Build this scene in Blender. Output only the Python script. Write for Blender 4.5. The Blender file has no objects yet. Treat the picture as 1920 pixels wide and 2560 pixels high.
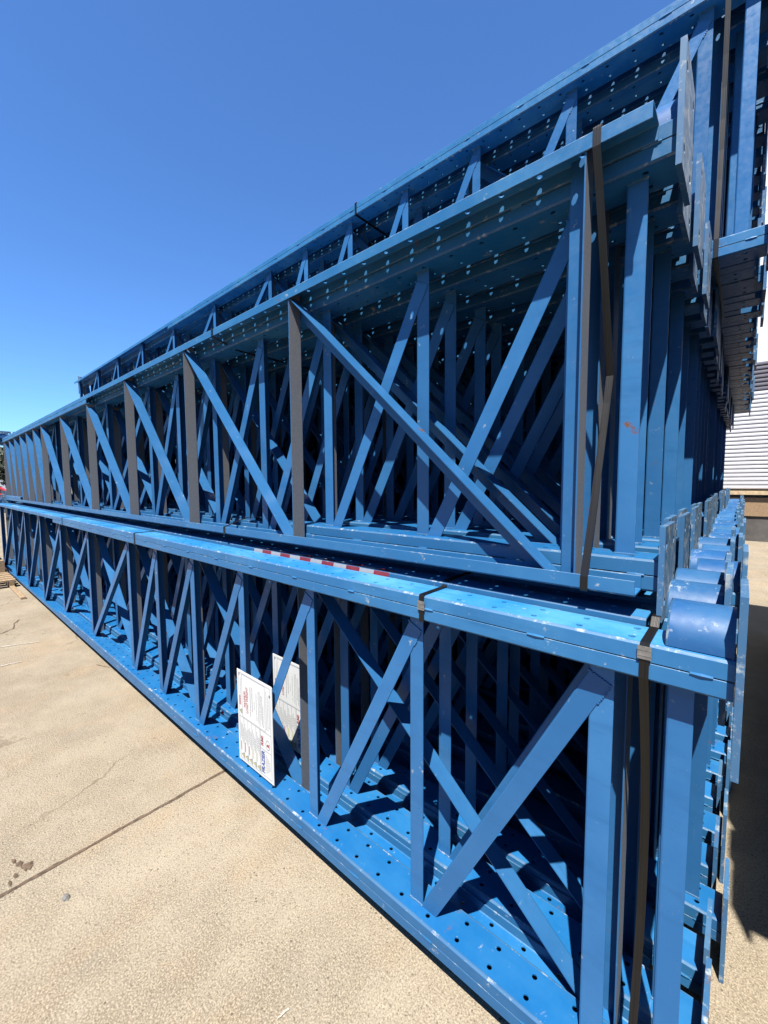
import bpy, math, random
from mathutils import Vector, Matrix
random.seed(7)
R = math.radians
scn = bpy.context.scene
col = scn.collection

# ---------------------------------------------------------------- camera, sky, sun, exposure
CAMZ = 1.60
cam = bpy.data.cameras.new("camera")
cam.sensor_fit = 'VERTICAL'; cam.sensor_height = 36.0
cam.lens = 36.0 * 1027.0 / 2560.0
cam.clip_start = 0.05; cam.clip_end = 5000
camo = bpy.data.objects.new("camera", cam); col.objects.link(camo)
yaw, pit, roll = R(41.128), R(4.137), R(-0.347)
camo.matrix_world = (Matrix.Translation((0, 0, CAMZ)) @ Matrix.Rotation(yaw, 4, 'Z')
                     @ Matrix.Rotation(R(90) - pit, 4, 'X') @ Matrix.Rotation(roll, 4, 'Z'))
scn.camera = camo

KX, KY = 0.20, -0.49                      # towards the sun, per metre of height
elev = math.atan2(1, math.hypot(KX, KY)); azi = math.atan2(KX, KY)
w = bpy.data.worlds.new("World"); scn.world = w; w.use_nodes = True
nt = w.node_tree; nt.nodes.clear()
sky = nt.nodes.new('ShaderNodeTexSky'); sky.sky_type = 'NISHITA'; sky.sun_disc = False
sky.sun_elevation = elev; sky.sun_rotation = azi
sky.air_density = 1.0; sky.dust_density = 0.1; sky.ozone_density = 6.0; sky.altitude = 50
bg = nt.nodes.new('ShaderNodeBackground'); bg.inputs[1].default_value = 0.050
wo = nt.nodes.new('ShaderNodeOutputWorld')
tint = nt.nodes.new('ShaderNodeMix'); tint.data_type = 'RGBA'; tint.blend_type = 'MULTIPLY'
tint.inputs[0].default_value = 1; tint.inputs[7].default_value = (.735, 1.04, 1.36, 1)
nt.links.new(sky.outputs[0], tint.inputs[6]); nt.links.new(tint.outputs[2], bg.inputs[0]); nt.links.new(bg.outputs[0], wo.inputs[0])
sun = bpy.data.lights.new("sun", 'SUN'); sun.energy = 5.0; sun.angle = R(0.53); sun.color = (1, 0.95, 0.87)
suno = bpy.data.objects.new("sun", sun); col.objects.link(suno)
suno.rotation_euler = Vector((KX, KY, 1)).to_track_quat('Z', 'Y').to_euler()
vs = scn.view_settings
vs.view_transform = 'Standard'; vs.look = 'None'; vs.gamma = 1; vs.exposure = 1.80

# ---------------------------------------------------------------- materials
def new_mat(name):
    m = bpy.data.materials.new(name); m.use_nodes = True
    t = m.node_tree; b = t.nodes['Principled BSDF']
    return m, t, b
def N(t, kind, **kw):
    n = t.nodes.new(kind)
    for k, v in kw.items(): setattr(n, k, v)
    return n
def mixc(t, fac, a, b, mode='MIX'):
    n = t.nodes.new('ShaderNodeMix'); n.data_type = 'RGBA'; n.blend_type = mode
    for s, v in ((n.inputs[0], fac), (n.inputs[6], a), (n.inputs[7], b)):
        if isinstance(v, bpy.types.NodeSocket): t.links.new(v, s)
        else: s.default_value = v if not isinstance(v, tuple) else (*v, 1)[:4]
    return n.outputs[2]
def ramp(t, src, p0, p1, c0=0.0, c1=1.0):
    n = t.nodes.new('ShaderNodeMapRange'); t.links.new(src, n.inputs[0])
    for i, v in zip((1, 2, 3, 4), (p0, p1, c0, c1)): n.inputs[i].default_value = v
    return n.outputs[0]
def math_(t, op, a, b=None):
    n = t.nodes.new('ShaderNodeMath'); n.operation = op
    for s, v in zip(n.inputs, (a, b)):
        if v is None: continue
        if isinstance(v, bpy.types.NodeSocket): t.links.new(v, s)
        else: s.default_value = v
    return n.outputs[0]
def coords(t, scale=(1, 1, 1), rnd=True):
    tc = N(t, 'ShaderNodeTexCoord'); mp = N(t, 'ShaderNodeMapping'); mp.inputs['Scale'].default_value = scale
    src = tc.outputs['Object']
    if rnd:
        oi = N(t, 'ShaderNodeObjectInfo'); sc = N(t, 'ShaderNodeVectorMath', operation='ADD')
        k = math_(t, 'MULTIPLY', oi.outputs['Random'], 37.0)
        t.links.new(src, sc.inputs[0]); t.links.new(k, sc.inputs[1]); src = sc.outputs[0]
    t.links.new(src, mp.inputs[0]); return mp.outputs[0]
def noise(t, vec, scale, detail=4, rough=.6):
    n = N(t, 'ShaderNodeTexNoise'); n.inputs['Scale'].default_value = scale
    n.inputs['Detail'].default_value = detail; n.inputs['Roughness'].default_value = rough
    t.links.new(vec, n.inputs['Vector']); return n.outputs['Fac']
def bump(t, b, h, strength, dist):
    n = N(t, 'ShaderNodeBump'); n.inputs['Strength'].default_value = strength; n.inputs['Distance'].default_value = dist
    t.links.new(h, n.inputs['Height']); t.links.new(n.outputs[0], b.inputs['Normal'])

def paint(name, base, faded, wear=0.0, rust=0.0, rough=.38, spec=.5, fade_amt=.6, chip_scale=60):
    m, t, b = new_mat(name)
    v = coords(t); vs_ = coords(t, (0.252, 1.584, 1.584)); vt = coords(t, (6.48, 0.72, 0.72))
    big = noise(t, v, 3.2, 5, .62); fine = noise(t, v, 45, 3)
    streak = noise(t, vs_, 14, 4, .65)
    f = math_(t, 'MULTIPLY', ramp(t, big, .42, .68), fade_amt)
    c = mixc(t, f, base, faded)
    oi2 = N(t, 'ShaderNodeObjectInfo')
    c = mixc(t, math_(t, 'MULTIPLY', oi2.outputs['Random'], .5), c, tuple(x * .55 for x in base))
    dark = tuple(x * .72 for x in base)
    c = mixc(t, math_(t, 'MULTIPLY', ramp(t, streak, .52, .70), .45), c, dark)
    # small dust freckles and scratches
    sp = N(t, 'ShaderNodeTexVoronoi'); sp.inputs['Scale'].default_value = chip_scale * 1.6; t.links.new(v, sp.inputs['Vector'])
    spots = math_(t, 'MULTIPLY', math_(t, 'LESS_THAN', sp.outputs['Distance'], .13), ramp(t, noise(t, v, 7, 3), .56 - wear * .14, .66))
    c = mixc(t, math_(t, 'MULTIPLY', spots, .25 + .5 * wear), c, (0.1718, 0.2045, 0.2290))
    sc = noise(t, coords(t, (30.67, 2.045, 2.045)), 2.0, 6, .75)
    scr = math_(t, 'MULTIPLY', ramp(t, sc, .66, .70), ramp(t, noise(t, v, 5, 2), .52, .62))
    c = mixc(t, math_(t, 'MULTIPLY', scr, .25 + .5 * wear), c, (0.1636, 0.2126, 0.2535))
    if wear > 0:
        wn = noise(t, v, 26, 6, .7)
        c = mixc(t, ramp(t, wn, .66 - wear * .18, .74 - wear * .12), c, (0.2045, 0.2250, 0.2331))
    if rust > 0:
        rn = math_(t, 'MULTIPLY', ramp(t, noise(t, v, 17, 5, .7), .66 - rust * .1, .72), ramp(t, noise(t, v, 2.3, 2), .5, .6))
        c = mixc(t, rn, c, (0.0900, 0.0348, 0.0123))
    t.links.new(c, b.inputs['Base Color'])
    t.links.new(ramp(t, fine, .3, .7, rough - .07, rough + .12), b.inputs['Roughness'])
    b.inputs['Specular IOR Level'].default_value = spec * .45
    bump(t, b, noise(t, v, 300, 3, .7), .12, .0006)
    return m
BLUE = (0.0137, 0.0778, 0.1806); FADE = (0.0319, 0.1210, 0.2352)
M_paint = paint('blue_rack_paint', BLUE, FADE, wear=.14, rust=.45)
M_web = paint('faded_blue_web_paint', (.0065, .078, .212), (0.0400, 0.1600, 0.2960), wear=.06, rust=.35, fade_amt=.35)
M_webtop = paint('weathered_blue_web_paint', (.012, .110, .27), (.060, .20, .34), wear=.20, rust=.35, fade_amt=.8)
M_brace = paint('blue_brace_paint', (0.0152, 0.0760, 0.1865), (0.0251, 0.1002, 0.2201), wear=.03, rust=.12, rough=.34, fade_amt=.7)
M_edge = paint('worn_paint_edge', (0.0245, 0.0818, 0.1718), (0.0654, 0.1145, 0.1554), wear=.6, rust=.9, rough=.5)
M_plate = paint('scuffed_plate_paint', (0.0320, 0.0920, 0.1600), (0.1200, 0.1600, 0.1800), wear=.95, rust=1.0, rough=.5, chip_scale=35)
M_guard = paint('scuffed_guard_paint', (0.0074, 0.0532, 0.1554), (0.045, 0.125, 0.215), wear=.28, rust=.5, rough=.45, chip_scale=40)

def simple(name, colr, rough=.6, nscale=20, amt=.25, spec=.5, bmp=.0):
    m, t, b = new_mat(name); v = coords(t)
    n = noise(t, v, nscale, 5)
    lo = tuple(c * (1 - amt) for c in colr); hi = tuple(min(1, c * (1 + amt)) for c in colr)
    t.links.new(mixc(t, ramp(t, n, .3, .7), lo, hi), b.inputs['Base Color'])
    b.inputs['Roughness'].default_value = rough; b.inputs['Specular IOR Level'].default_value = spec
    if bmp: bump(t, b, n, bmp, .003)
    return m
M_tan = simple('dusty_grey_primer', (.088, .092, .100), .6, 160, .2)
M_strap = None
def strap_mat():
    m, t, b = new_mat('brown_black_strap'); v = coords(t, (120, 1, 1), rnd=False)
    n = noise(t, v, 3, 4); c = mixc(t, ramp(t, n, .35, .7), (.0018, .0017, .0017), (.0060, .0050, .0043))
    n2 = noise(t, coords(t), 30, 5, .75); c = mixc(t, ramp(t, n2, .70, .76, 0, .35), c, (.12, .11, .10))
    t.links.new(c, b.inputs['Base Color']); b.inputs['Roughness'].default_value = .38; b.inputs['Specular IOR Level'].default_value = .3
    bump(t, b, n, .4, .001); return m
M_strap = strap_mat()
M_white = simple('white_sign_panel', (0.3520, 0.3576, 0.3520), .35, 8, .03)
M_ink = simple('grey_print', (0.0960, 0.0960, 0.1120), .5, 30, .1)
M_red = simple('red_print', (0.2160, 0.0114, 0.0170), .45, 30, .1)
M_navy = simple('navy_print', (0.0160, 0.0320, 0.1760), .45, 30, .1)
M_yel = simple('yellow_print', (0.2840, 0.2616, 0.0227), .45, 30, .1)
M_tapered = simple('red_tape', (.13, .012, .016), .4, 30, .2)
M_tapew = simple('white_tape', (.20, .20, .215), .35, 30, .08)
M_wood = None
def wood_mat():
    m, t, b = new_mat('weathered_lumber'); v = coords(t, (1.2, 9, 9))
    n = noise(t, v, 6, 6, .65); c = mixc(t, ramp(t, n, .3, .7), (0.1120, 0.0720, 0.0368), (0.2160, 0.1520, 0.0880))
    t.links.new(c, b.inputs['Base Color']); b.inputs['Roughness'].default_value = .75
    bump(t, b, n, .4, .004); return m
M_wood = wood_mat()

def concrete():
    m, t, b = new_mat('exposed_concrete'); v = coords(t, rnd=False)
    vst = N(t, 'ShaderNodeMapping'); vst.inputs['Rotation'].default_value = (0, 0, .15); vst.inputs['Scale'].default_value = (1.4, .9, 1)
    t.links.new(v, vst.inputs[0]); vv_ = vst.outputs[0]
    big = noise(t, vv_, .9, 7, .68); mid = noise(t, v, 7, 6, .7)
    c = mixc(t, ramp(t, big, .36, .64), (0.1050, 0.0841, 0.0592), (0.1691, 0.1434, 0.1061))
    c = mixc(t, math_(t, 'MULTIPLY', ramp(t, noise(t, vv_, 1.6, 5, .65), .52, .66), .55), c, (0.1646, 0.1150, 0.0696))
    c = mixc(t, math_(t, 'MULTIPLY', ramp(t, noise(t, v, 1.1, 6, .75), .55, .68), .5), c, (0.0934, 0.0867, 0.0696))
    c = mixc(t, math_(t, 'MULTIPLY', ramp(t, mid, .52, .70), .40), c, (0.2003, 0.1752, 0.1322))
    c = mixc(t, math_(t, 'MULTIPLY', ramp(t, mid, .46, .32), .35), c, (0.0934, 0.0752, 0.0522))
    g1 = noise(t, v, 170, 4, .75); g2 = noise(t, v, 80, 5, .75)
    c = mixc(t, math_(t, 'MULTIPLY', ramp(t, g1, .50, .60), .85), c, (0.2403, 0.2053, 0.1496))
    c = mixc(t, math_(t, 'MULTIPLY', ramp(t, g1, .46, .34), .85), c, (0.0534, 0.0381, 0.0226))
    c = mixc(t, math_(t, 'MULTIPLY', ramp(t, g2, .43, .36), .85), c, (0.0623, 0.0469, 0.0296))
    vo = N(t, 'ShaderNodeTexVoronoi'); vo.inputs['Scale'].default_value = 30; t.links.new(v, vo.inputs['Vector'])
    pit_ = math_(t, 'MULTIPLY', math_(t, 'LESS_THAN', vo.outputs['Distance'], .12), ramp(t, noise(t, v, 6, 3), .5, .58))
    c = mixc(t, math_(t, 'MULTIPLY', pit_, .8), c, (0.0356, 0.0283, 0.0209))
    # long pale scratches
    vs_ = N(t, 'ShaderNodeMapping'); vs_.inputs['Rotation'].default_value = (0, 0, .7); vs_.inputs['Scale'].default_value = (.6, 22, 1)
    t.links.new(v, vs_.inputs[0])
    s1 = noise(t, vs_.outputs[0], 1.7, 3, .6)
    c = mixc(t, math_(t, 'MULTIPLY', ramp(t, s1, .70, .74), .28), c, (0.2384, 0.2128, 0.1712))
    # hairline cracks, only in a few areas
    dst = N(t, 'ShaderNodeVectorMath', operation='ADD'); nn = N(t, 'ShaderNodeTexNoise'); nn.inputs['Scale'].default_value = 2.4; nn.inputs['Detail'].default_value = 6
    t.links.new(v, nn.inputs['Vector']); sc = N(t, 'ShaderNodeVectorMath', operation='SCALE'); sc.inputs[3].default_value = .55
    t.links.new(nn.outputs['Color'], sc.inputs[0]); t.links.new(v, dst.inputs[0]); t.links.new(sc.outputs[0], dst.inputs[1])
    ve = N(t, 'ShaderNodeTexVoronoi', feature='DISTANCE_TO_EDGE'); ve.inputs['Scale'].default_value = .55; t.links.new(dst.outputs[0], ve.inputs['Vector'])
    cr = math_(t, 'MULTIPLY', math_(t, 'LESS_THAN', ve.outputs['Distance'], .0035), ramp(t, noise(t, v, .8, 2), .50, .60))
    c = mixc(t, math_(t, 'MULTIPLY', cr, .6), c, (0.0680, 0.0504, 0.0328))
    # oil / dirt patch
    t.links.new(c, b.inputs['Base Color']); b.inputs['Roughness'].default_value = .88; b.inputs['Specular IOR Level'].default_value = .25
    h = math_(t, 'ADD', math_(t, 'MULTIPLY', g1, .8), math_(t, 'MULTIPLY', g2, .8)); h = math_(t, 'SUBTRACT', h, math_(t, 'MULTIPLY', pit_, .3))
    bump(t, b, h, .30, .004); return m
M_conc = concrete()
M_joint = simple('dirty_joint_filler', (0.0654, 0.0454, 0.0313), .9, 60, .5, .2, .6)

# ---------------------------------------------------------------- mesh helpers
class MB:
    def __init__(s): s.v = []; s.f = []; s.m = []; s.smooth = []
    def face(s, idx, mi=0): s.f.append(tuple(idx)); s.m.append(mi)
    def add(s, vs_): n = len(s.v); s.v += [tuple(p) for p in vs_]; return n
    def box(s, x0, x1, y0, y1, z0, z1, mi=0):
        n = s.add([(x, y, z) for z in (z0, z1) for y in (y0, y1) for x in (x0, x1)])
        for q in ((0, 2, 3, 1), (4, 5, 7, 6), (0, 1, 5, 4), (2, 6, 7, 3), (0, 4, 6, 2), (1, 3, 7, 5)): s.face([n + i for i in q], mi)
    def prism(s, a, b, mi=0, caps=True, ms=None):
        k = len(a); n = s.add(a); s.add(b)
        for i in range(k):
            j = (i + 1) % k; s.face((n + i, n + j, n + k + j, n + k + i), ms[i] if ms else mi)
        if caps: s.face([n + i for i in reversed(range(k))], mi); s.face([n + k + i for i in range(k)], mi)
    def join(s, o, moff=None):
        n = len(s.v); s.v += o.v
        s.smooth += [i + len(s.f) for i in o.smooth]
        for f, m in zip(o.f, o.m): s.f.append(tuple(i + n for i in f)); s.m.append(moff[m] if moff else m)
    def blob(s, c, rx, ry, rz, mi=0, seg=6):
        pts = []
        for ring, (h, r) in enumerate(((-.7, .7), (0, 1), (.7, .7))):
            for i in range(seg):
                a = 2 * math.pi * i / seg
                pts.append((c[0] + rx * h * 1.2, c[1] + ry * r * math.cos(a), c[2] + rz * r * math.sin(a)))
        n = s.add(pts)
        for r_ in range(2):
            for i in range(seg):
                j = (i + 1) % seg; s.face((n + r_ * seg + i, n + r_ * seg + j, n + (r_ + 1) * seg + j, n + (r_ + 1) * seg + i), mi)
        s.face([n + i for i in range(seg)], mi); s.face([n + 2 * seg + i for i in range(seg)], mi)
    def mesh(s, name, mats, smooth=False):
        me = bpy.data.meshes.new(name); me.from_pydata(s.v, [], s.f)
        for m in mats: me.materials.append(m)
        me.polygons.foreach_set('material_index', s.m)
        if smooth: me.polygons.foreach_set('use_smooth', [True] * len(s.f))
        for i in s.smooth: me.polygons[i].use_smooth = True
        me.update(); return me

def link(name, data, parent=None, loc=None):
    o = bpy.data.objects.new(name, data); col.objects.link(o)
    if parent: o.parent = parent
    if loc: o.location = loc
    return o
def tag(o, label=None, cat=None, group=None, kind=None):
    if label: o['label'] = label
    if cat: o['category'] = cat
    if group: o['group'] = group
    if kind: o['kind'] = kind
    return o
def empty(name, loc, rz=0):
    o = bpy.data.objects.new(name, None); col.objects.link(o); o.location = loc; o.rotation_euler = (0, 0, rz)
    o.empty_display_size = .1; return o
def copy_tree(o, parent=None):
    c = o.copy(); col.objects.link(c); c.parent = parent
    for ch in [k for k in KIDS.get(o.name, [])]: copy_tree(ch, c)
    return c
KIDS = {}

# ---------------------------------------------------------------- rack upright frame (base at s = 0, running to -x)
W = .125; FL = .0385; LEN = 10.42
SV = [.237, .782, 1.327, 1.872, 2.417, 2.962, 3.507, 4.60, 5.70, 6.80, 7.90, 9.0, 10.25]

def cellgrid(mb, x0, x1, y0, y1, za, zb, cx, cy, r, mi, hi, seg=8):
    """rectangular cell with a round hole through a sheet of two skins za, zb"""
    rect = [(x0, y0), ((x0 + x1) / 2, y0), (x1, y0), (x1, (y0 + y1) / 2), (x1, y1), ((x0 + x1) / 2, y1), (x0, y1), (x0, (y0 + y1) / 2)]
    hole = [(cx + r * math.cos(-math.pi * .75 + i * math.pi / 4), cy + r * math.sin(-math.pi * .75 + i * math.pi / 4)) for i in range(8)]
    n = mb.add([(x, y, za) for x, y in rect] + [(x, y, za) for x, y in hole] + [(x, y, zb) for x, y in rect] + [(x, y, zb) for x, y in hole])
    for i in range(8):
        j = (i + 1) % 8
        mb.face((n + i, n + j, n + 8 + j, n + 8 + i), mi)
        mb.face((n + 16 + i, n + 24 + i, n + 24 + j, n + 16 + j), mi)
        mb.face((n + 8 + i, n + 8 + j, n + 24 + j, n + 24 + i), hi)

def chord_mb(zo, sg, length, dbl, sd=1.0, phase=.066, tabs=True):
    """zo outer face height, sg direction of 'inward'; mats 0 paint, 1 web, 2 edge"""
    mb = MB(); PITCH = .1097; y0, y1 = .008, W - .008
    def channel(z_out, s, L):
        for side in (0, 1):
            P = [(0, .005), (.005, 0), (.008, 0), (.008, .004), (.0045, .006), (.0045, FL - .0015), (.003, FL), (.001, FL), (0, FL - .001)]
            P = [((y if side == 0 else W - y), z_out + s * z) for y, z in P]
            mb.prism([(-L, y, z) for y, z in P], [(0, y, z) for y, z in P], 0, True, [2, 2, 0, 0, 0, 2, 2, 2, 0])
        za, zb = z_out, z_out + s * .004
        x = 0; mid = (y0 + y1) / 2
        # plain start strip
        nc = int((L - .05) / PITCH); st = phase - PITCH / 2
        mb.box(-st, 0, y0, y1, min(za, zb), max(za, zb), 1)
        k = 0
        while st + (k + 1) * PITCH < L - .01:
            xa, xb = -(st + (k + 1) * PITCH), -(st + k * PITCH)
            cx = (xa + xb) / 2
            cellgrid(mb, xa, xb, y0, mid, za, zb, cx, W * .25, .0078, 1, 1)
            cellgrid(mb, xa, xb, mid, y1, za, zb, cx, W * .75, .0078, 1, 1)
            k += 1
        mb.box(-L, -(st + k * PITCH), y0, y1, min(za, zb), max(za, zb), 1)
    channel(zo, sg, length)
    if dbl:
        H2 = 2 * FL + .0022
        channel(zo + sg * H2, -sg, dbl)
        if tabs:
            s = .05
            while s < dbl:
                for yy in (0.0, W):
                    l = random.uniform(.018, .03)
                    mb.blob((-s, yy, zo + sg * (FL + .001)), l, .0045, .0048, 0)
                s += .328
    return mb

BW, BD, BT, REC = .054, .058, .0034, .046
def brace_mb(p0, p1, cut0='h', cut1='h', z0=0, z1=0, proud=0.0, tan=False, bw=BW, weld=False):
    """channel brace in the XZ plane from p0 (bottom) to p1 (top)"""
    mb = MB(); d = Vector((p1[0] - p0[0], p1[1] - p0[1])); L = d.length; d /= L; n = Vector((d.y, -d.x))  # n points to +x for an upright
    h = bw / 2; c = .005; t = BT
    prof = [(-h, BD), (-h, c), (-h + c * .35, c * .3), (-h + c, 0), (h - .0008, 0), (h, .0008), (h, t), (-h + t + .003, t), (-h + t, t + .003), (-h + t, BD)]
    ms = [1 if tan else 0] + [0] * 9
    A = []; B = []
    for u, y in prof:
        for which, pz, cut, P, out in ((0, z0, cut0, p0, A), (1, z1, cut1, p1, B)):
            q = Vector(P) + n * u
            if cut == 'h': q = q + d * ((pz - q.y) / d.y)
            out.append((q.x, REC - proud + y, q.y))
    mb.prism(A, B, 0, True, ms)
    if tan:
        rnd = random.Random(int(abs(p0[0]) * 777))
        for zz, sgn in ((z0, 1), (z1, -1)):
            for k in range(10):
                u = -h + (k + .5) * bw / 10
                mb.blob((p0[0] + u, REC - .0015 + rnd.uniform(-.001, .001), zz + sgn * .002), .004, .0035, .0036, 2, 5)
    if weld:
        e = Vector(p1); rnd = random.Random(int(abs(p1[0]) * 1000))
        pts = [e + n * (h * (k / 4 - 1)) for k in range(9)] + [e + n * h - d * (.007 * k) for k in range(1, 9)]
        for q in pts:
            mb.blob((q.x + rnd.uniform(-.001, .001), REC - .001, q.y), .0038, .0035, .0045, 0, 5)
    return mb

def plate_mb(zc0, zc1):
    yc = W / 2; w = .185
    mb = MB(); t0, t1 = .001, .013
    ys = [yc - w / 2, yc, yc + w / 2]; zs = [zc0, (zc0 + zc1) / 2, zc1]
    g = MB()
    for i in range(2):
        for j in range(2):
            cy = ys[0] + .028 if i == 0 else ys[2] - .028
            cz = zs[0] + .045 if j == 0 else zs[2] - .045
            cellgrid(g, ys[i], ys[i + 1], zs[j], zs[j + 1], t0, t1, cy, cz, .011, 0, 1)
    g.v = [(c, a, b) for a, b, c in g.v]
    mb.join(g)
    a = [(t0, ys[0], zs[0]), (t0, ys[2], zs[0]), (t0, ys[2], zs[2]), (t0, ys[0], zs[2])]
    mb.prism(a, [(t1, y, z) for _, y, z in a], 1, False)
    return mb

def guard_mb(zt):
    """rounded column guard over the outer face of the front post, axis along x"""
    mb = MB(); seg = 18; r = .082; yc = W / 2 + .028; xa, xb = -.112, -.002
    def arc(rr, x): return [(x, yc - rr * math.cos(math.pi * i / seg) * .95, zt + .002 + rr * math.sin(math.pi * i / seg)) for i in range(seg + 1)]
    o = arc(r, xa) + list(reversed(arc(r - .007, xa))); p = arc(r, xb) + list(reversed(arc(r - .007, xb)))
    k = len(o); n = mb.add(o); mb.add(p)
    for i in range(k):
        j = (i + 1) % k
        if i < seg: continue
        mb.face((n + i, n + j, n + k + j, n + k + i), 0 if i != seg else 1)
    oo = arc(r, xa + .004); pp = arc(r, xb); a_ = mb.add(oo); b_ = mb.add(pp); mb.smooth = []
    for i in range(seg):
        mb.smooth.append(len(mb.f)); mb.face((a_ + i, a_ + i + 1, b_ + i + 1, b_ + i), 0)
    a2 = mb.add([(xa, p_[1] * .985 + yc * .015, p_[2] - .003) for p_ in oo]); b2 = mb.add(oo)
    for i in range(seg): mb.face((a2 + i, a2 + i + 1, b2 + i + 1, b2 + i), 1)
    for i in range(seg):
        mb.face((n + i, n + i + 1, n + k - 2 - i, n + k - 1 - i), 1)
        mb.face((n + k + i, n + 2 * k - 1 - i, n + 2 * k - 2 - i, n + k + i + 1), 1)
    # end web closing the open side
    e = arc(r - .007, xa + .004); n = mb.add(e); mb.face(range(n, n + len(e)), 0)
    return mb

def set_width(narrow):
    global W, REC, BD
    W, REC, BD = (.083, .012, .066) if narrow else (.125, .046, .058)
def build_frame(H, sc, db_top, db_bot, pt, pb, ln=LEN, last=10.25):
    """returns dict part -> list of (name, mesh builder, mats)"""
    parts = []
    L = ln * sc; sv = [s * sc for s in [q + (.08 if W < .1 and ln > 10.43 else 0) for q in SV[:-1]] + [last]]; cd = 2 * FL + .0022
    MC = [M_paint, M_web, M_edge]; MBR = [M_brace, M_tan, M_edge]
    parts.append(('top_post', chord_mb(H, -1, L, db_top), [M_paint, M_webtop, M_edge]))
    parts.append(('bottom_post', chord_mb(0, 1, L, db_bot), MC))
    def zr(s): return (cd if s < db_bot - .02 else .0042), (H - cd if s < db_top - .02 else H - .0042)
    z0, z1 = zr(.085)
    parts.append(('end_brace', brace_mb((-.085, z0), (-.085, z1), z0=z0, z1=z1, tan=True, bw=.048), MBR))
    for s in sv:
        z0, z1 = zr(s)
        parts.append(('upright_brace', brace_mb((-s, z0), (-s, z1), z0=z0, z1=z1, tan=True), MBR))
    for a, b in zip(sv[1:], sv[:-1]):                      # a further from the base than b
        z0, _ = zr(a); _, z1 = zr(b)
        p0 = Vector((-a + BW * .95, z0)); p1 = Vector((-b - .004, z1 - .042))
        parts.append(('diagonal_brace', brace_mb(p0, p1, 'h', 'p', z0=z0, proud=.0028, weld=True), MBR))
    parts.append(('base_plate', plate_mb(H - pt[1], H + pt[0]), [M_plate, M_edge]))
    parts.append(('base_plate', plate_mb(-pb[0], pb[1]), [M_plate, M_edge]))
    parts.append(('column_guard', guard_mb(H), [M_guard, M_edge]))
    return parts

TIERS = {  # H, scale, double lengths, plate extents, bottom z
    'bottom': dict(H=1.156, sc=1.0, dt=5.75, db=5.75, pt=(.134, .215), pb=(.098, .19), z=.100, ln=10.46, last=10.40),
    'middle': dict(H=1.097, sc=.948, dt=5.45, db=1.55, pt=(.136, .125), pb=(.064, .165), z=1.326),
    'upper': dict(H=1.140, sc=1.0, dt=5.75, db=5.75, pt=(.134, .215), pb=(.05, .19), z=2.540),
}
PROTO = {}; FLAT = {}
ALLM = [M_paint, M_web, M_webtop, M_edge, M_brace, M_tan, M_plate, M_guard]
for tn, T in TIERS.items():
    for narrow in (False, True):
        set_width(narrow); key = (tn, narrow)
        PROTO[key] = []; fm = MB()
        for name, mb, mats in build_frame(T['H'], T['sc'], T['dt'], T['db'], T['pt'], T['pb'], T.get('ln', LEN), T.get('last', 10.25)):
            PROTO[key].append((name, mb.mesh(name, mats)))
            fm.join(mb, [ALLM.index(m) for m in mats])
        FLAT[key] = fm.mesh('rack_frame', ALLM)
set_width(False)
WB = .083
def place_frame(tn, y, xbase, flip, dz=0, detail=True, label='', group='', yaw=0):
    T = TIERS[tn]
    if not flip: loc, rz = (xbase, y, T['z'] + dz), yaw
    else: loc, rz = (xbase, y + WB, T['z'] + dz), math.pi + yaw
    if detail:
        r = empty('rack_frame', loc, rz)
        for name, me in PROTO[tn, flip]: link(name, me, r)
    else:
        r = link('rack_frame', FLAT[tn, flip]); r.location = loc; r.rotation_euler = (0, 0, rz)
    return tag(r, label, 'rack frame', group)

ORD = ['front', 'second', 'third', 'fourth', 'fifth', 'sixth', 'seventh', 'eighth', 'ninth', 'tenth', 'eleventh', 'twelfth']
rr = random.Random(3)
for tn, y0, xA, xB, n in (('bottom', 1.0, .004, -10.62, 32), ('middle', 1.10, -.145, -10.06, 32), ('upper', 2.30, .032, -10.42, 26)):
    for k in range(n):
        if tn == 'middle': yA, yB = y0 + .0845 + .211 * k, y0 + .211 * k
        else: yA, yB = y0 + .211 * k, y0 + .1265 + .211 * k
        jx = 0 if k == 0 else rr.uniform(-.035, .004)
        # frames with their base plates at the near right end
        lim = 10
        if k == 0: lab = f'frontmost blue frame of the {tn} tier whose base plates are at the near right end'
        elif k < lim: lab = f'{ORD[k]} blue frame back from the front of the {tn} tier, base plates at right'
        else: lab = f'blue truss frame deep in the {tn} tier, only its right base plates showing'
        place_frame(tn, yA, xA + jx, False, 0 if k == 0 else rr.uniform(-.004, .004), k < lim, lab, f'rack frames in the {tn} tier', 0 if k == 0 else rr.uniform(-.0005, .0005))
        lim = 4
        jb = 0 if k == 0 else rr.uniform(-.06, .02) if tn == 'upper' else rr.uniform(-.03, .03)
        if k == 0: lab = f'frontmost blue frame of the {tn} tier turned end for end, base at far left'
        elif k < lim: lab = f'{ORD[k]} end-for-end turned blue frame back from the front of the {tn} tier'
        else: lab = f'blue truss frame turned end for end, wedged deep inside the {tn} tier'
        place_frame(tn, yB, xB + jb, True, .017 if tn == 'bottom' else 0, k < lim, lab, f'reversed rack frames in the {tn} tier', 0 if k == 0 else rr.uniform(-.0005, .0005))

# the neighbouring pile of frames that shades the aisle on the right
for tier, z in (('bottom', .1), ('middle', 1.326)):
    for k in range(40):
        o = link('rack_frame', FLAT[tier, False]); o.rotation_euler = (0, 0, math.pi)
        o.location = (.54 + rr.uniform(-.03, .03), .72 + .128 * k + .125, z)
        tag(o, 'blue truss frame in the neighbouring pile across the shaded aisle on the right', 'rack frame', 'rack frames in the neighbouring pile')

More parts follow.
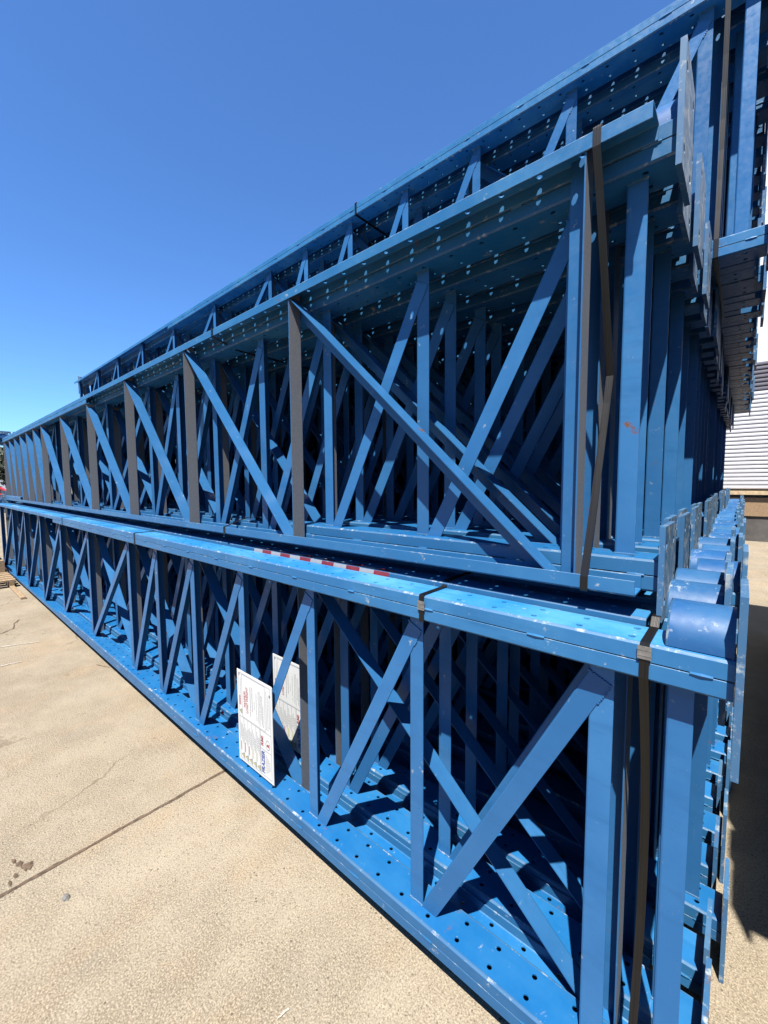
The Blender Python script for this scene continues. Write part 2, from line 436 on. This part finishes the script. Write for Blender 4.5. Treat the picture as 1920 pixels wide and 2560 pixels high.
# ---------------------------------------------------------------- straps
def strap(xc, pts, label, wd=.0178, cat='strap', twist=None):
    """flat band, width along x, following pts (y, z[, dx])"""
    mb = MB(); n = len(pts); th = .0014
    for i in range(n - 1):
        (ya, za, *da), (yb, zb, *db) = pts[i], pts[i + 1]
        xa = xc + (da[0] if da else 0); xb = xc + (db[0] if db else 0)
        d = Vector((yb - ya, zb - za)).normalized(); nn = Vector((-d.y, d.x)) * th
        a = [(xa - wd / 2, ya, za), (xa + wd / 2, ya, za), (xa + wd / 2, ya + nn.x, za + nn.y), (xa - wd / 2, ya + nn.x, za + nn.y)]
        b = [(xb - wd / 2, yb, zb), (xb + wd / 2, yb, zb), (xb + wd / 2, yb + nn.x, zb + nn.y), (xb - wd / 2, yb + nn.x, zb + nn.y)]
        mb.prism(a, b, 0)
    o = link('strapping_band', mb.mesh('strapping_band', [M_strap])); 
    return tag(o, label, 'strap', 'steel and plastic strapping bands')
zt1 = 1.256; e = .0035
def loop(y0, y1, zb, zt, sag=0.0, step=0.0):
    pts = [(y1, zt + e + step), (y0 + .14, zt + e + step), (y0 + .12, zt + e), (y0 - .001, zt + e), (y0 - e, zt - .004), (y0 - e, zt - .075)]
    if sag:
        for k in range(1, 8):
            u = k / 8; pts.append((y0 - e + sag * math.sin(math.pi * u), zt - .075 + (zb + .078 - zt + .075) * u))
    pts += [(y0 - e, zb + .078), (y0 - e, zb + .003), (y0, zb - e), (y1, zb - e)]
    return pts
strap(-.142, loop(1.0, 2.1, .10, zt1, .11, .019), 'dark brown band hanging slack down the whole near end of the bottom tier')
for X, lab in ((-.722, 'brown band wrapped round the top post of the bottom tier, second band from the right'),
               (-3.19, 'thin dark band round the bottom tier top post near its middle'),
               (-5.30, 'thin dark band round the bottom tier top post towards the far left')):
    strap(X, [(2.0, zt1 + e + .018), (1.14, zt1 + e + .019), (1.12, zt1 + e), (.999, zt1 + e), (1 - e, zt1 - .003), (1 - e, zt1 - .081), (1.0, zt1 - .083), (1.8, zt1 - .083)], lab)
# middle tier, near end: slack doubled band
zm0, zm1 = 1.326, 2.423
pm = [(2.2, zm1 + e), (1.099, zm1 + e), (1.1 - e, zm1 - .002), (1.1 - e, zm1 - .042)]
for k in range(1, 7): pm.append((1.1 - e + .15 * (k / 6) ** .9, zm1 - .042 - .50 * k / 6, .010 * k / 6))
for k in range(1, 8): pm.append((1.247 - .15 * (k / 7) ** 1.1, zm1 - .542 - .52 * k / 7, .010 - .010 * k / 7))
pm += [(1.1 - e, zm0 + .002), (1.1, zm0 - e), (2.2, zm0 - e)]
strap(-.292, pm, 'slack black band kinked inwards at the near end of the middle tier')
strap(-2.17, [(2.1, zm1 + e), (1.099, zm1 + e), (1.1 - e, zm1), (1.1 - e, zm1 - .040), (1.103, zm1 - .042), (1.24, zm1 - .082), (1.9, zm1 - .082)], 'thin black band crossing under the middle tier top posts')
strap(-2.11, [(2.1, zm0 + .08), (1.24, zm0 + .08), (1.225, zm0 + .078), (1.105, zm0 + .041), (1.1 - e, zm0 + .039), (1.1 - e, zm0 - .001), (1.1, zm0 - e), (1.9, zm0 - e)], 'thin black band round the bottom post of the middle tier')
zu0, zu1 = 2.54, 3.68
strap(-.130, loop(2.30, 3.2, zu0, zu1, .03), 'black band round the near end of the upper tier')
strap(-2.27, [(3.1, zu1 + e), (2.299, zu1 + e), (2.3 - e, zu1), (2.3 - e, zu1 - .081), (2.3, zu1 - .084), (3.1, zu1 - .084)], 'thin black band crossing under the upper tier top posts')

M_seal = simple('dull_steel_seal', (.09, .085, .08), .35, 90, .3)
for o_ in [o for o in col.objects if o.name.startswith('strapping_band')]:
    lab = o_['label']
    if 'near end of the bottom' in lab or 'second band from the right' in lab:
        xc = -.142 if 'near end' in lab else -.722
        m_ = MB(); zc = zt1 - (.018 if 'near end' in lab else .03)
        m_.box(xc - .0128, xc + .0128, 1 - e - .0030, 1 - e - .0016, zc - .014, zc + .014)
        for dz in (-.006, .006): m_.box(xc - .0132, xc + .0132, 1 - e - .0036, 1 - e - .0028, zc + dz - .0012, zc + dz + .0012)
        link('seal', m_.mesh('seal', [M_seal]), o_)
# ---------------------------------------------------------------- hazard tape on the second frame
mb = MB(); x = -1.86; k = 0; yb_ = 1.1275
ztp = zt1 + .017
while x < -.97:
    l = .075; sk = .018; y_ = 1.129
    # strip over the top and front arris, slanted stripes
    mb.prism([(x, y_ + .004, ztp + .0012), (x + l, y_ + .004, ztp + .0012), (x + l + sk, y_ + .022, ztp + .0012), (x + sk, y_ + .022, ztp + .0012)],
             [(x, y_ + .004, ztp + .0006), (x + l, y_ + .004, ztp + .0006), (x + l + sk, y_ + .022, ztp + .0006), (x + sk, y_ + .022, ztp + .0006)], k % 2)
    mb.prism([(x, yb_ - .0012, ztp - .003), (x + l, yb_ - .0012, ztp - .003), (x + l - sk * .5, yb_ - .0012, ztp - .036), (x - sk * .5, yb_ - .0012, ztp - .036)],
             [(x, yb_ - .0004, ztp - .003), (x + l, yb_ - .0004, ztp - .003), (x + l - sk * .5, yb_ - .0004, ztp - .036), (x - sk * .5, yb_ - .0004, ztp - .036)], k % 2)
    x += l; k += 1
tag(link('hazard_tape', mb.mesh('hazard_tape', [M_tapew, M_tapered])), 'red and white striped tape stuck along a post top behind the bottom tier edge', 'tape')
mb = MB(); mb.prism([(-2.33, 1.146, .214), (-2.28, 1.146, .214), (-2.285, 1.146, .246)], [(-2.33, 1.1445, .214), (-2.28, 1.1445, .214), (-2.285, 1.1445, .246)], 0)
tag(link('red_tag', mb.mesh('red_tag', [M_red])), 'small red tag stuck low on a bottom tier post, left of the white signs', 'tag')
for i in range(5):
    mb = MB(); X = -9.0 + i * .13; mb.box(X, X + .05, 1.05, 1.075, zt1 + .0005, zt1 + .0018)
    tag(link('paper_sticker', mb.mesh('paper_sticker', [M_white])), 'small white sticker in the short row at the far left of the bottom tier', 'sticker', 'white stickers at the far left')
# chalk scribble on the middle tier lower post
mb = MB(); rs = random.Random(5)
def stroke(pts, y, wd=.0022):
    for (xa, za), (xb, zb) in zip(pts, pts[1:]):
        d = Vector((xb - xa, zb - za)); 
        if d.length < 1e-5: continue
        d.normalize(); q = Vector((-d.y, d.x)) * wd / 2
        P = [(xa + q.x, za + q.y), (xb + q.x, zb + q.y), (xb - q.x, zb - q.y), (xa - q.x, za - q.y)]
        mb.prism([(a, y, b) for a, b in P], [(a, y + .0004, b) for a, b in P])

# ---------------------------------------------------------------- load signs
def text_mesh(body, size, bold=.0, shear=0):
    cu = bpy.data.curves.new('t', 'FONT'); cu.body = body; cu.size = size; cu.offset = bold; cu.shear = shear
    cu.extrude = .0002; cu.resolution_u = 3
    o = bpy.data.objects.new('t', cu); col.objects.link(o)
    dg = bpy.context.evaluated_depsgraph_get(); me = bpy.data.meshes.new_from_object(o.evaluated_get(dg))
    vs_ = [v.co.copy() for v in me.vertices]; fs = [tuple(p.vertices) for p in me.polygons]
    bpy.data.objects.remove(o); bpy.data.curves.remove(cu)
    return vs_, fs
def load_sign(loc, label, tilt=(0, 0, 0), W_=.305, H_=.472):
    root = empty('load_sign', loc); root.rotation_euler = tilt
    tag(root, label, 'sign', 'white load placards leaning on the bottom tier')
    p = MB(); c = .006
    pr = [(0, 0), (W_, 0), (W_, H_ - c), (W_ - c, H_), (0, H_)]
    p.prism([(x, 0, z) for x, z in pr], [(x, .0025, z) for x, z in pr]); link('panel', p.mesh('panel', [M_white]), root)
    Y = -.0006
    layers = {'printed_lines': (MB(), M_ink)}; seq = []
    def lay(L):
        if L in layers: return layers[L][0]
        m_ = MB(); seq.append((L, m_)); return m_
    # landscape sheet turned a quarter: a along the text (up), b down the sheet (right)
    def rect(L, a0, a1, b0, b1, y=Y):
        lay(L).box(b0 * W_, b1 * W_, y, y + .0005, a0 * H_, a1 * H_)
    def txt(L, body, a, b, size, bold=0, width=None):
        vv, ff = text_mesh(body, size, bold)
        wmax = max(v.x for v in vv) if vv else 1
        k = (width * H_ / wmax) if width else 1
        m_ = lay(L); n = m_.add([(b * W_ - v.y, Y - .0004 + v.z * .5, a * H_ + v.x * k) for v in vv])
        for f in ff: m_.face([n + i for i in f], 0)
    def line(a, b, l, t=.006): # run of small words
        q = a
        while q < a + l:
            d = rs.uniform(.008, .03); rect('printed_lines', q, min(q + d, a + l), b, b + t); q += d + .006
    def frame(a0, a1, b0, b1, t=.0022):
        rect('printed_lines', a0, a1, b0, b0 + t * 1.5); rect('printed_lines', a0, a1, b1, b1 + t * 1.5)
        rect('printed_lines', a0, a0 + t, b0, b1); rect('printed_lines', a1, a1 + t, b0, b1)
    frame(.03, .97, .05, .95); frame(.50, .965, .14, .80); rect('printed_lines', .49, .493, .05, .95)
    txt('heading_text', 'MAXIMUM', .62, .25, .026, 0, .17); txt('heading_text', 'LOAD WEIGHT', .57, .32, .026, 0, .28)
    line(.56, .385, .31, .010); line(.62, .44, .20, .008)
    for b_, a_, l_ in ((.44, .62, .26), (.50, .66, .08), (.56, .62, .22), (.57, .56, .05), (.62, .55, .33), (.655, .52, .36), (.69, .60, .25), (.72, .55, .30), (.745, .53, .22)):
        line(a_, b_, l_, .007)
    line(.53, .835, .40); line(.53, .875, .36); line(.56, .915, .30)
    rect('red_bar', .62, .72, .062, .085); line(.62, .10, .30)
    def tri(a, b, s_):
        m_ = lay('warning_symbol'); pts = [(b * W_, a * H_), (b * W_, (a + s_) * H_), ((b - s_ * 1.35) * W_, (a + s_ / 2) * H_)]
        m_.prism([(x_, Y, z_) for x_, z_ in pts], [(x_, Y + .0005, z_) for x_, z_ in pts])
        m2 = layers['printed_lines'][0]; cx = sum(q[0] for q in pts) / 3; cz = sum(q[1] for q in pts) / 3
        for i in range(3):
            A_, B_ = pts[i], pts[(i + 1) % 3]; d = Vector((B_[0] - A_[0], B_[1] - A_[1])).normalized(); nn = Vector((-d.y, d.x)) * .0011
            P = [(A_[0] + nn.x, A_[1] + nn.y), (B_[0] + nn.x, B_[1] + nn.y), (B_[0] - nn.x, B_[1] - nn.y), (A_[0] - nn.x, A_[1] - nn.y)]
            m2.prism([(x_, Y - .0004, z_) for x_, z_ in P], [(x_, Y, z_) for x_, z_ in P])
        m2.box(cx - .004, cx + .003, Y - .0004, Y, cz - .0009, cz + .0009)
    tri(.53, .125, .05)
    for i in range(5):
        b0 = .06 + i * .118
        rect('printed_lines', .03, .49, b0 + .112, b0 + .115)
        tri(.045, b0 + .10, .055)
        rect('red_bar' if i < 3 else 'yellow_bar', .12, .215 + .01 * (i % 2), b0 + .014, b0 + .030)
        for j in range(4): line(.24 - .02 * j + .02, b0 + .018 + .024 * j, .17 + rs.uniform(-.03, .02), .006)
    rect('printed_lines', .30, .303, .66, .95); rect('printed_lines', .03, .49, .655, .659)
    txt('maker_text', 'FRAZIER', .055, .765, .036, .0009, .235)
    for j in range(4): line(.07 + .015 * j, .81 + .03 * j, .19 - .03 * j, .007)
    txt('badge_text', 'RMI', .335, .735, .026, .0005, .10)
    # round mark with R
    m_ = layers['printed_lines'][0]; cx, cz = .86 * W_, .375 * H_
    for i in range(16):
        a0, a1 = 2 * math.pi * i / 16, 2 * math.pi * (i + 1) / 16
        P = [(cx + r_ * math.cos(a) * .7, cz + r_ * math.sin(a)) for r_, a in ((.024, a0), (.024, a1), (.0215, a1), (.0215, a0))]
        m_.prism([(x_, Y, z_) for x_, z_ in P], [(x_, Y + .0005, z_) for x_, z_ in P])
    txt('badge_text', 'R', .358, .895, .026, .001, .035)
    for nm, (m_, mt) in layers.items(): link(nm, m_.mesh(nm, [mt]), root)
    SM = {'heading_text': M_red, 'red_bar': M_red, 'yellow_bar': M_yel, 'warning_symbol': M_yel, 'maker_text': M_navy, 'badge_text': M_red}
    for nm, m_ in seq: link(nm, m_.mesh(nm, [SM[nm]]), root)
    hb = MB()
    for hx, hz in ((.02, H_ - .02), (W_ - .02, H_ - .05)): hb.box(hx - .004, hx + .004, Y - .0006, Y, hz - .006, hz + .006)
    link('fixing_hole', hb.mesh('fixing_hole', [M_ink]), root)
    return root
load_sign((-1.884, 1.022, .198), 'white load placard with red heading standing on the bottom post at the front')
load_sign((-1.884, 1.232, .207), 'white load placard standing further in, half hidden behind a diagonal brace', W_=.305, H_=.472)

# ---------------------------------------------------------------- ground
g = MB(); S = 900; xj0, xj1 = -2.124, -2.096
n = g.add([(-S, -S, 0), (S, -S, 0), (S, S, 0), (-S, S, 0)]); g.face((n, n + 1, n + 2, n + 3))
tag(link('ground', g.mesh('ground', [M_conc])), kind='structure')
def ragged(x, y0, y1, wd, step=.03, amp=.004, z=.003):
    m_ = MB(); L_ = []; Rr = []; y = y0; q = random.Random(int(x * 100))
    while y <= y1:
        L_.append((x - wd / 2 + q.uniform(-amp, amp), y, z)); Rr.append((x + wd / 2 + q.uniform(-amp, amp), y, z)); y += step
    n = m_.add(L_); k = m_.add(Rr)
    for i in range(len(L_) - 1): m_.face((n + i, k + i, k + i + 1, n + i + 1))
    return m_
j = ragged(-2.11, -3, 14, .017)
tag(link('expansion_joint', j.mesh('expansion_joint', [M_joint])), kind='structure')
# broken patch beside the joint
q = random.Random(11); m_ = MB()
PZ = [.0035]
def patch(cx, cy, rx, ry, k=18):
    PZ[0] += .00015; z = PZ[0]
    pts = [(cx + rx * math.cos(2 * math.pi * i / k) * q.uniform(.6, 1.15), cy + ry * math.sin(2 * math.pi * i / k) * q.uniform(.6, 1.15), z) for i in range(k)]
    n = m_.add(pts); m_.face(range(n, n + k))
patch(-2.195, .225, .028, .020, 26); patch(-2.235, .205, .020, .013, 22)
patch(-2.175, .185, .016, .008, 20); patch(-2.15, .165, .020, .005, 20); patch(-2.27, .190, .018, .007, 20)
tag(link('broken_joint_patch', m_.mesh('broken_joint_patch', [M_joint])), kind='structure')
def rock(cx, cy, r, label, name='pebble'):
    b = MB(); q = random.Random(int(cx * 997)); pts = []
    for h, rr_ in ((0, 1), (.35, .85), (.6, .4)):
        for i in range(8):
            a = 2 * math.pi * i / 8; k = q.uniform(.7, 1.15)
            pts.append((cx + r * 1.4 * rr_ * k * math.cos(a), cy + r * rr_ * k * math.sin(a), r * h * q.uniform(.8, 1.1)))
    n = b.add(pts)
    for l in range(2):
        for i in range(8): j_ = (i + 1) % 8; b.face((n + l * 8 + i, n + l * 8 + j_, n + l * 8 + 8 + j_, n + l * 8 + 8 + i))
    b.face([n + 16 + i for i in range(8)])
    return link(name, b.mesh(name, [M_stone]))
M_chalk = simple('pale_scrape', (.235, .215, .18), .9, 90, .2)
M_stone = simple('grey_stone', (.07, .068, .062), .8, 60, .4)
def mark(name, pts, wd, mat, z=.0045):
    m_ = MB(); q = random.Random(len(pts) * 7 + int(pts[0][1] * 100)); P = []
    for (xa, ya), (xb, yb) in zip(pts, pts[1:]):
        for k in range(8): P.append((xa + (xb - xa) * k / 8, ya + (yb - ya) * k / 8))
    P.append(pts[-1]); L_ = []; R_ = []
    for i, p in enumerate(P):
        a_, b_ = P[max(0, i - 1)], P[min(len(P) - 1, i + 1)]; d = Vector((b_[0] - a_[0], b_[1] - a_[1])).normalized(); nn = Vector((-d.y, d.x)) * wd / 2 * q.uniform(.4, 1.3)
        j_ = q.uniform(-.3, .3) * wd; L_.append((p[0] + nn.x + j_, p[1] + nn.y + j_, z)); R_.append((p[0] - nn.x + j_, p[1] - nn.y + j_, z))
    n = m_.add(L_); k_ = m_.add(R_)
    for i in range(len(P) - 1): m_.face((n + i, n + i + 1, k_ + i + 1, k_ + i))
    tag(link(name, m_.mesh(name, [mat])), kind='structure')
mark('pale_scrape', [(-5.47, .43), (-5.4, .60), (-5.33, .76)], .022, M_chalk)
mark('pale_scrape', [(-4.87, .42), (-4.85, .56)], .02, M_chalk)
mark('pale_scrape', [(-.98, .62), (-.975, .66)], .006, M_chalk)
mark('pale_scrape', [(-1.43, .15), (-1.47, .165)], .004, M_chalk)
mark('crack', [(-5.9, .45), (-5.95, .55), (-6.05, .65), (-6.25, .68), (-6.4, .74)], .012, M_joint)
mark('crack', [(-4.25, .98), (-4.1, 1.04)], .006, M_joint)
tag(rock(-1.91, .30, .014, ''), 'grey pebble lying on the concrete just below the joint', 'stone')

# ---------------------------------------------------------------- lumber at the far left
def lumber(x0, x1, y0, y1, z0, z1, label, cat='lumber'):
    b = MB(); c = .006
    P = [(y0 + c, z0), (y1 - c, z0), (y1, z0 + c), (y1, z1 - c), (y1 - c, z1), (y0 + c, z1), (y0, z1 - c), (y0, z0 + c)]
    b.prism([(x0, y, z) for y, z in P], [(x1, y, z) for y, z in P])
    return b
pal = empty('wooden_pallet', (-9.1, .62, 0)); tag(pal, 'weathered wooden pallet lying beside the far left end of the stack', 'pallet')
for i in range(6): 
    b = MB(); b.box(-.5 + .19 * i, -.5 + .19 * i + .14, -.48, .36, .10, .122); link('deck_board', b.mesh('deck_board', [M_wood]), pal)
for yy in (-.46, -.08, .28):
    b = MB(); b.box(-.5, .6, yy, yy + .06, .0, .098); link('stringer', b.mesh('stringer', [M_wood]), pal)
for i, (x0, x1, y0, y1, z0, z1, t_) in enumerate(((-10.2, -9.35, .15, .95, .124, .32, 'lower squared timber on the pallet at far left'), (-10.3, -9.5, .1, .9, .322, .46, 'upper squared timber on the pallet at far left'))):
    b = lumber(x0, x1, y0, y1, z0, z1, t_); tag(link('timber_block', b.mesh('timber_block', [M_wood])), t_, 'timber')
b = MB(); 
b = lumber(-8.7, -7.5, .90, .96, .0, .03, ''); tag(link('loose_plank', b.mesh('loose_plank', [M_wood])), 'loose short plank on the concrete beside the pallet', 'plank')

# ---------------------------------------------------------------- warehouse behind on the right
M_wall = simple('white_wall_panel', (0.4000, 0.4000, 0.4160), .5, 3, .04)
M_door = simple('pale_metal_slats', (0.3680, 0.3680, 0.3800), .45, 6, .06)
M_doorshade = simple('painted_shade_slats', (0.0738, 0.0682, 0.0824), .5, 6, .06)  # same door slats, with the shadow on their upper part put into the colour
M_dark = simple('dark_dock_concrete', (0.0480, 0.0440, 0.0400), .9, 3, .4)
M_bump = simple('orange_wood_bumper', (0.2880, 0.2160, 0.1280), .7, 12, .3)
M_mesh = simple('rusty_mesh_panel', (0.1600, 0.1040, 0.0560), .8, 40, .4)
WY = 14.4
wh = empty('warehouse', (1, WY, 0)); tag(wh, 'white panelled warehouse with a ribbed loading door behind the stack', 'building')
def sub(nm, mb_, mats, p=None): return link(nm, mb_.mesh(nm, mats), p or wh)
b = MB(); z = 4.55; 
while z < 12.4:
    zz = z + 1.88
    b.box(-4, 13, 0, .3, z + .008, zz - .008); z = zz
b.box(-4, 13, .02, .3, 4.55, z, 0)
sub('wall', b, [M_wall])
b = MB(); b.box(-4, 13, .28, 12, 0, 12.0); sub('building_body', b, [M_wall])
b = MB(); zz = 1.36
while zz < 4.52:
    hz = .105
    P = [(.10, zz), (.035, zz + .004), (.03, zz + .012), (0, zz + .026), (-.004, zz + .055), (0, zz + .092), (.03, zz + .101), (.10, zz + hz)]
    b.prism([(-4, y, z_) for y, z_ in P], [(13, y, z_) for y, z_ in P], 1 if zz > 3.78 else 0)  # top slats get the copy with painted-in shade
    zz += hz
sub('ribbed_door', b, [M_door, M_doorshade])
b = MB(); b.box(-4, 13, -.12, .12, 1.22, 1.32); sub('dock_bumper', b, [M_bump])
b = MB(); b.box(-4, 13, -.02, .2, .66, 1.14); sub('mesh_panel', b, [M_mesh])
b = MB(); b.box(-4, 13, .02, .25, 0, .655); sub('dock_face', b, [M_dark])

# ---------------------------------------------------------------- distant left background
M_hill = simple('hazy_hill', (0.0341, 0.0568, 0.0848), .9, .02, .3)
M_bush = simple('dark_foliage', (0.0284, 0.0369, 0.0199), .85, 3, .5)
b = MB(); q = random.Random(2)
prev = None; ridge = []
for i in range(41):
    y = -500 + i * 30; ridge.append((y, 68 + 26 * math.sin(i * .31) + q.uniform(-4, 4)))
n = b.add([(-900, y, 0) for y, h in ridge] + [(-1050, y, h) for y, h in ridge] + [(-1300, y, h * .8) for y, h in ridge])
for r_ in range(2):
    for i in range(40): b.face((n + r_ * 41 + i, n + r_ * 41 + i + 1, n + (r_ + 1) * 41 + i + 1, n + (r_ + 1) * 41 + i))
tag(link('hills', b.mesh('hills', [M_hill])), kind='structure')
far = empty('white_building', (-220, 24, 0)); tag(far, 'distant white building with lettering on its side at the far left', 'building')
b = MB(); b.box(-12, 0, -30, 14, 0, 15.5); link('wall', b.mesh('wall', [M_wall]), far)
b = MB(); b.box(-12.5, .4, -30.5, 14.5, 15.5, 16.0); link('roof', b.mesh('roof', [M_dark]), far)
vv, ff = text_mesh('RICHARD', 3.4, .06)
mx = max(v.x for v in vv); t_ = bpy.data.meshes.new('letters'); t_.from_pydata([(.15 + v.z, -8 + v.x, 11.2 + v.y) for v in vv], [], ff); t_.materials.append(M_ink)
link('letters', t_, far)
def shrub(cx, cy, r, h, label, name='tree'):
    root = empty(name, (cx, cy, 0)); tag(root, label, 'tree', 'dark trees at the far left'); q = random.Random(int(cx * 13 + cy))
    b = MB(); b.prism([(math.cos(a) * r * .09, math.sin(a) * r * .09, 0) for a in (0, 1.26, 2.5, 3.8, 5.0)], [(math.cos(a) * r * .05, math.sin(a) * r * .05, h * .6) for a in (0, 1.26, 2.5, 3.8, 5.0)])
    link('trunk', b.mesh('trunk', [M_wood]), root); b = MB()
    for i in range(1500):
        a = q.uniform(0, 6.283); u = q.uniform(-1, 1); rad = q.uniform(.45, 1) * (1 + .25 * math.sin(a * 3 + cx))
        c = Vector((math.cos(a) * math.sqrt(1 - u * u) * r * rad, math.sin(a) * math.sqrt(1 - u * u) * r * rad, h * .58 + u * h * .42 * rad))
        d1 = Vector((q.gauss(0, 1), q.gauss(0, 1), q.gauss(0, 1))).normalized() * r * .09; d2 = d1.cross(Vector((q.gauss(0, 1), q.gauss(0, 1), q.gauss(0, 1)))).normalized() * r * .05
        n = b.add([c - d1, c - d2, c + d1, c + d2]); b.face((n, n + 1, n + 2, n + 3))
    link('crown', b.mesh('crown', [M_bush]), root)
for i, (x, y, r, h) in enumerate(((-75, 4, 4, 6.5), (-82, 11, 4.5, 8), (-70, -4, 3.5, 6), (-120, 16, 6, 9.5))):
    shrub(x, y, r, h, ['dark rounded tree at far left beside the car', 'tall dark tree at far left behind the stack end', 'low dark tree furthest left', 'broad dark tree below the white building'][i])
# red car
M_carp = simple('red_car_paint', (.5, .02, .02), .3, 5, .05); M_glass = simple('dark_glass', (.02, .02, .025), .1, 5, .1); M_tyre = simple('black_rubber', (.02, .02, .02), .8, 9, .2)
car = empty('parked_car', (-46, 4.1, 0), R(80)); tag(car, 'red car parked on the concrete beyond the far left end of the stack', 'car')
P = [(-2.1, .3), (2.1, .3), (2.15, .75), (1.3, .9), (.7, 1.38), (-1.0, 1.42), (-1.7, .98), (-2.15, .9)]
b = MB(); b.prism([(x, -.85, z) for x, z in P], [(x, .85, z) for x, z in P]); link('body', b.mesh('body', [M_carp]), car)
for s_ in (-1, 1):
    b = MB(); P = [(-1.45, .95), (1.1, .93), (.62, 1.32), (-.95, 1.35)]; b.prism([(x, s_ * .852, z) for x, z in P], [(x, s_ * .862, z) for x, z in P]); link('window', b.mesh('window', [M_glass]), car)
    for xw in (-1.3, 1.35):
        b = MB(); ring = [(xw + .33 * math.cos(k * math.pi / 8), .33 + .33 * math.sin(k * math.pi / 8)) for k in range(16)]
        b.prism([(x, s_ * .70, z) for x, z in ring], [(x, s_ * .9, z) for x, z in ring]); link('wheel', b.mesh('wheel', [M_tyre]), car)
